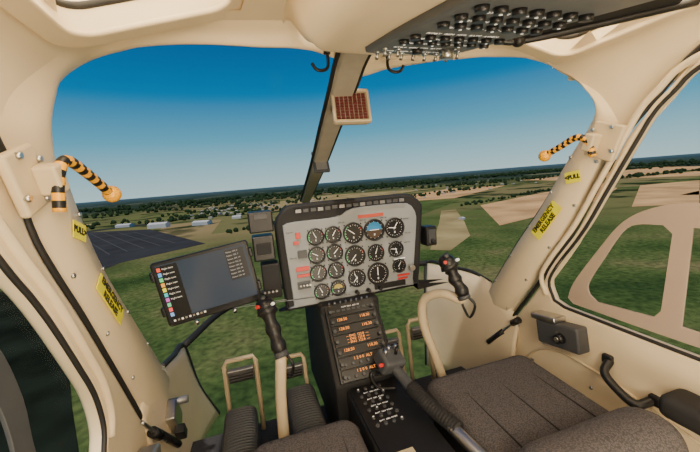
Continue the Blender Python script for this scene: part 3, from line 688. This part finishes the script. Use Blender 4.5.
TREE=nmat('tree_foliage',(.028,.052,.024),1,noise=.3,nscale=.05,spec=0)
vs=[];fs=[]
def crown(x,y,r):
    k=len(vs)
    for z,q in((0,.5),(.5,1),(1.1,.85),(1.6,.3)):
        for i in range(6):
            a=i*math.pi/3+random.uniform(-.2,.2);vs.append((x+r*q*math.cos(a),y+r*q*math.sin(a),GZ+r*z))
    for j in range(3):
        for i in range(6):fs.append((k+j*6+i,k+j*6+(i+1)%6,k+j*6+6+(i+1)%6,k+j*6+6+i))
    fs.append(tuple(k+18+i for i in range(6)))
def row(x0,y0,x1,y1,n,s,r=6):
    for i in range(n):
        t=random.random();crown(x0+(x1-x0)*t+random.gauss(0,s),y0+(y1-y0)*t+random.gauss(0,s),random.uniform(.6,1.3)*r)
row(-300,1120,350,1150,110,40);row(-200,1350,300,1600,120,90);row(-1500,1800,1500,2400,420,120,9);row(300,1000,1100,1250,90,40,6)
row(-1100,1100,-400,1250,90,40);row(1300,960,2200,900,90,30,7);row(1000,1600,3000,1500,260,100,9);row(450,640,900,800,50,8,4);row(-900,700,-500,1000,60,40,5)
row(-3000,2700,3500,2700,700,250,14);row(3000,2600,4000,-500,400,250,14);row(-60,640,140,760,30,12,4);row(1250,590,1500,540,40,8,4)
mk('tree_belts',vs,fs,TREE,ls,smooth=False)

# ---------------------------------------------------------------- sky
w=bpy.data.worlds.new('sky');bpy.context.scene.world=w;w.use_nodes=True;nt=w.node_tree;nt.nodes.clear()
tc=nt.nodes.new('ShaderNodeTexCoord');sp=nt.nodes.new('ShaderNodeSeparateXYZ');rp=nt.nodes.new('ShaderNodeValToRGB');bg=nt.nodes.new('ShaderNodeBackground');ou=nt.nodes.new('ShaderNodeOutputWorld')
nt.links.new(tc.outputs['Generated'],sp.inputs[0]);nt.links.new(sp.outputs['Z'],rp.inputs['Fac']);nt.links.new(rp.outputs['Color'],bg.inputs['Color']);nt.links.new(bg.outputs[0],ou.inputs[0])
e=rp.color_ramp.elements
e[0].position=0;e[0].color=(.52,.72,.74,1);e[1].position=.6;e[1].color=(.0,.050,.20,1)
for p,c in((.05,(.36,.62,.70,1)),(.13,(.12,.42,.60,1)),(.25,(.006,.20,.46,1)),(.4,(.0,.095,.31,1))):
    q=e.new(p);q.color=c
bg.inputs['Strength'].default_value=1.0

# ---------------------------------------------------------------- lights
def area(name,loc,target,size,power,colr,sy=None):
    l=bpy.data.lights.new(name,'AREA');l.size=size;l.energy=power;l.color=colr
    if sy:l.shape='RECTANGLE';l.size_y=sy
    o=bpy.data.objects.new(name,l);o.location=loc;o.rotation_euler=(V(target)-V(loc)).to_track_quat('-Z','Y').to_euler();link(o)
area('aft_fill_light',(0,-.45,1.40),(0,.8,.8),.5,24,(1,.86,.64))  # added warm fill behind the camera, not a cabin fixture
area('side_fill_light',(-.45,-.55,1.0),(.5,1.0,.9),.4,5,(1,.87,.67))  # added fill from aft left, no such lamp in the cabin
area('floor_bounce_fill',(0,-.3,.35),(0,.7,1.5),.5,14,(1,.83,.58))  # added low fill imitating light bounced off the floor
s=bpy.data.lights.new('sun','SUN');s.energy=3.2;s.angle=.03;s.color=(1,.90,.76);o=bpy.data.objects.new('sun',s);o.rotation_euler=V((.15,.35,-1)).to_track_quat('-Z','Y').to_euler();link(o)

# ---------------------------------------------------------------- camera
yaw=math.radians(17);p=math.radians(8);r=math.radians(4.6)
F=V((math.sin(yaw)*math.cos(p),math.cos(yaw)*math.cos(p),-math.sin(p)))
R0=V((math.cos(yaw),-math.sin(yaw),0));U0=R0.cross(F)
R=R0*math.cos(r)-U0*math.sin(r);U=U0*math.cos(r)+R0*math.sin(r)
cam=bpy.data.cameras.new('camera');cam.lens=36*330/700;cam.clip_start=.02;cam.clip_end=60000
o=bpy.data.objects.new('camera',cam);link(o)
o.matrix_world=Matrix(((R.x,U.x,-F.x,-.325),(R.y,U.y,-F.y,0),(R.z,U.z,-F.z,1.08),(0,0,0,1)))
bpy.context.scene.camera=o
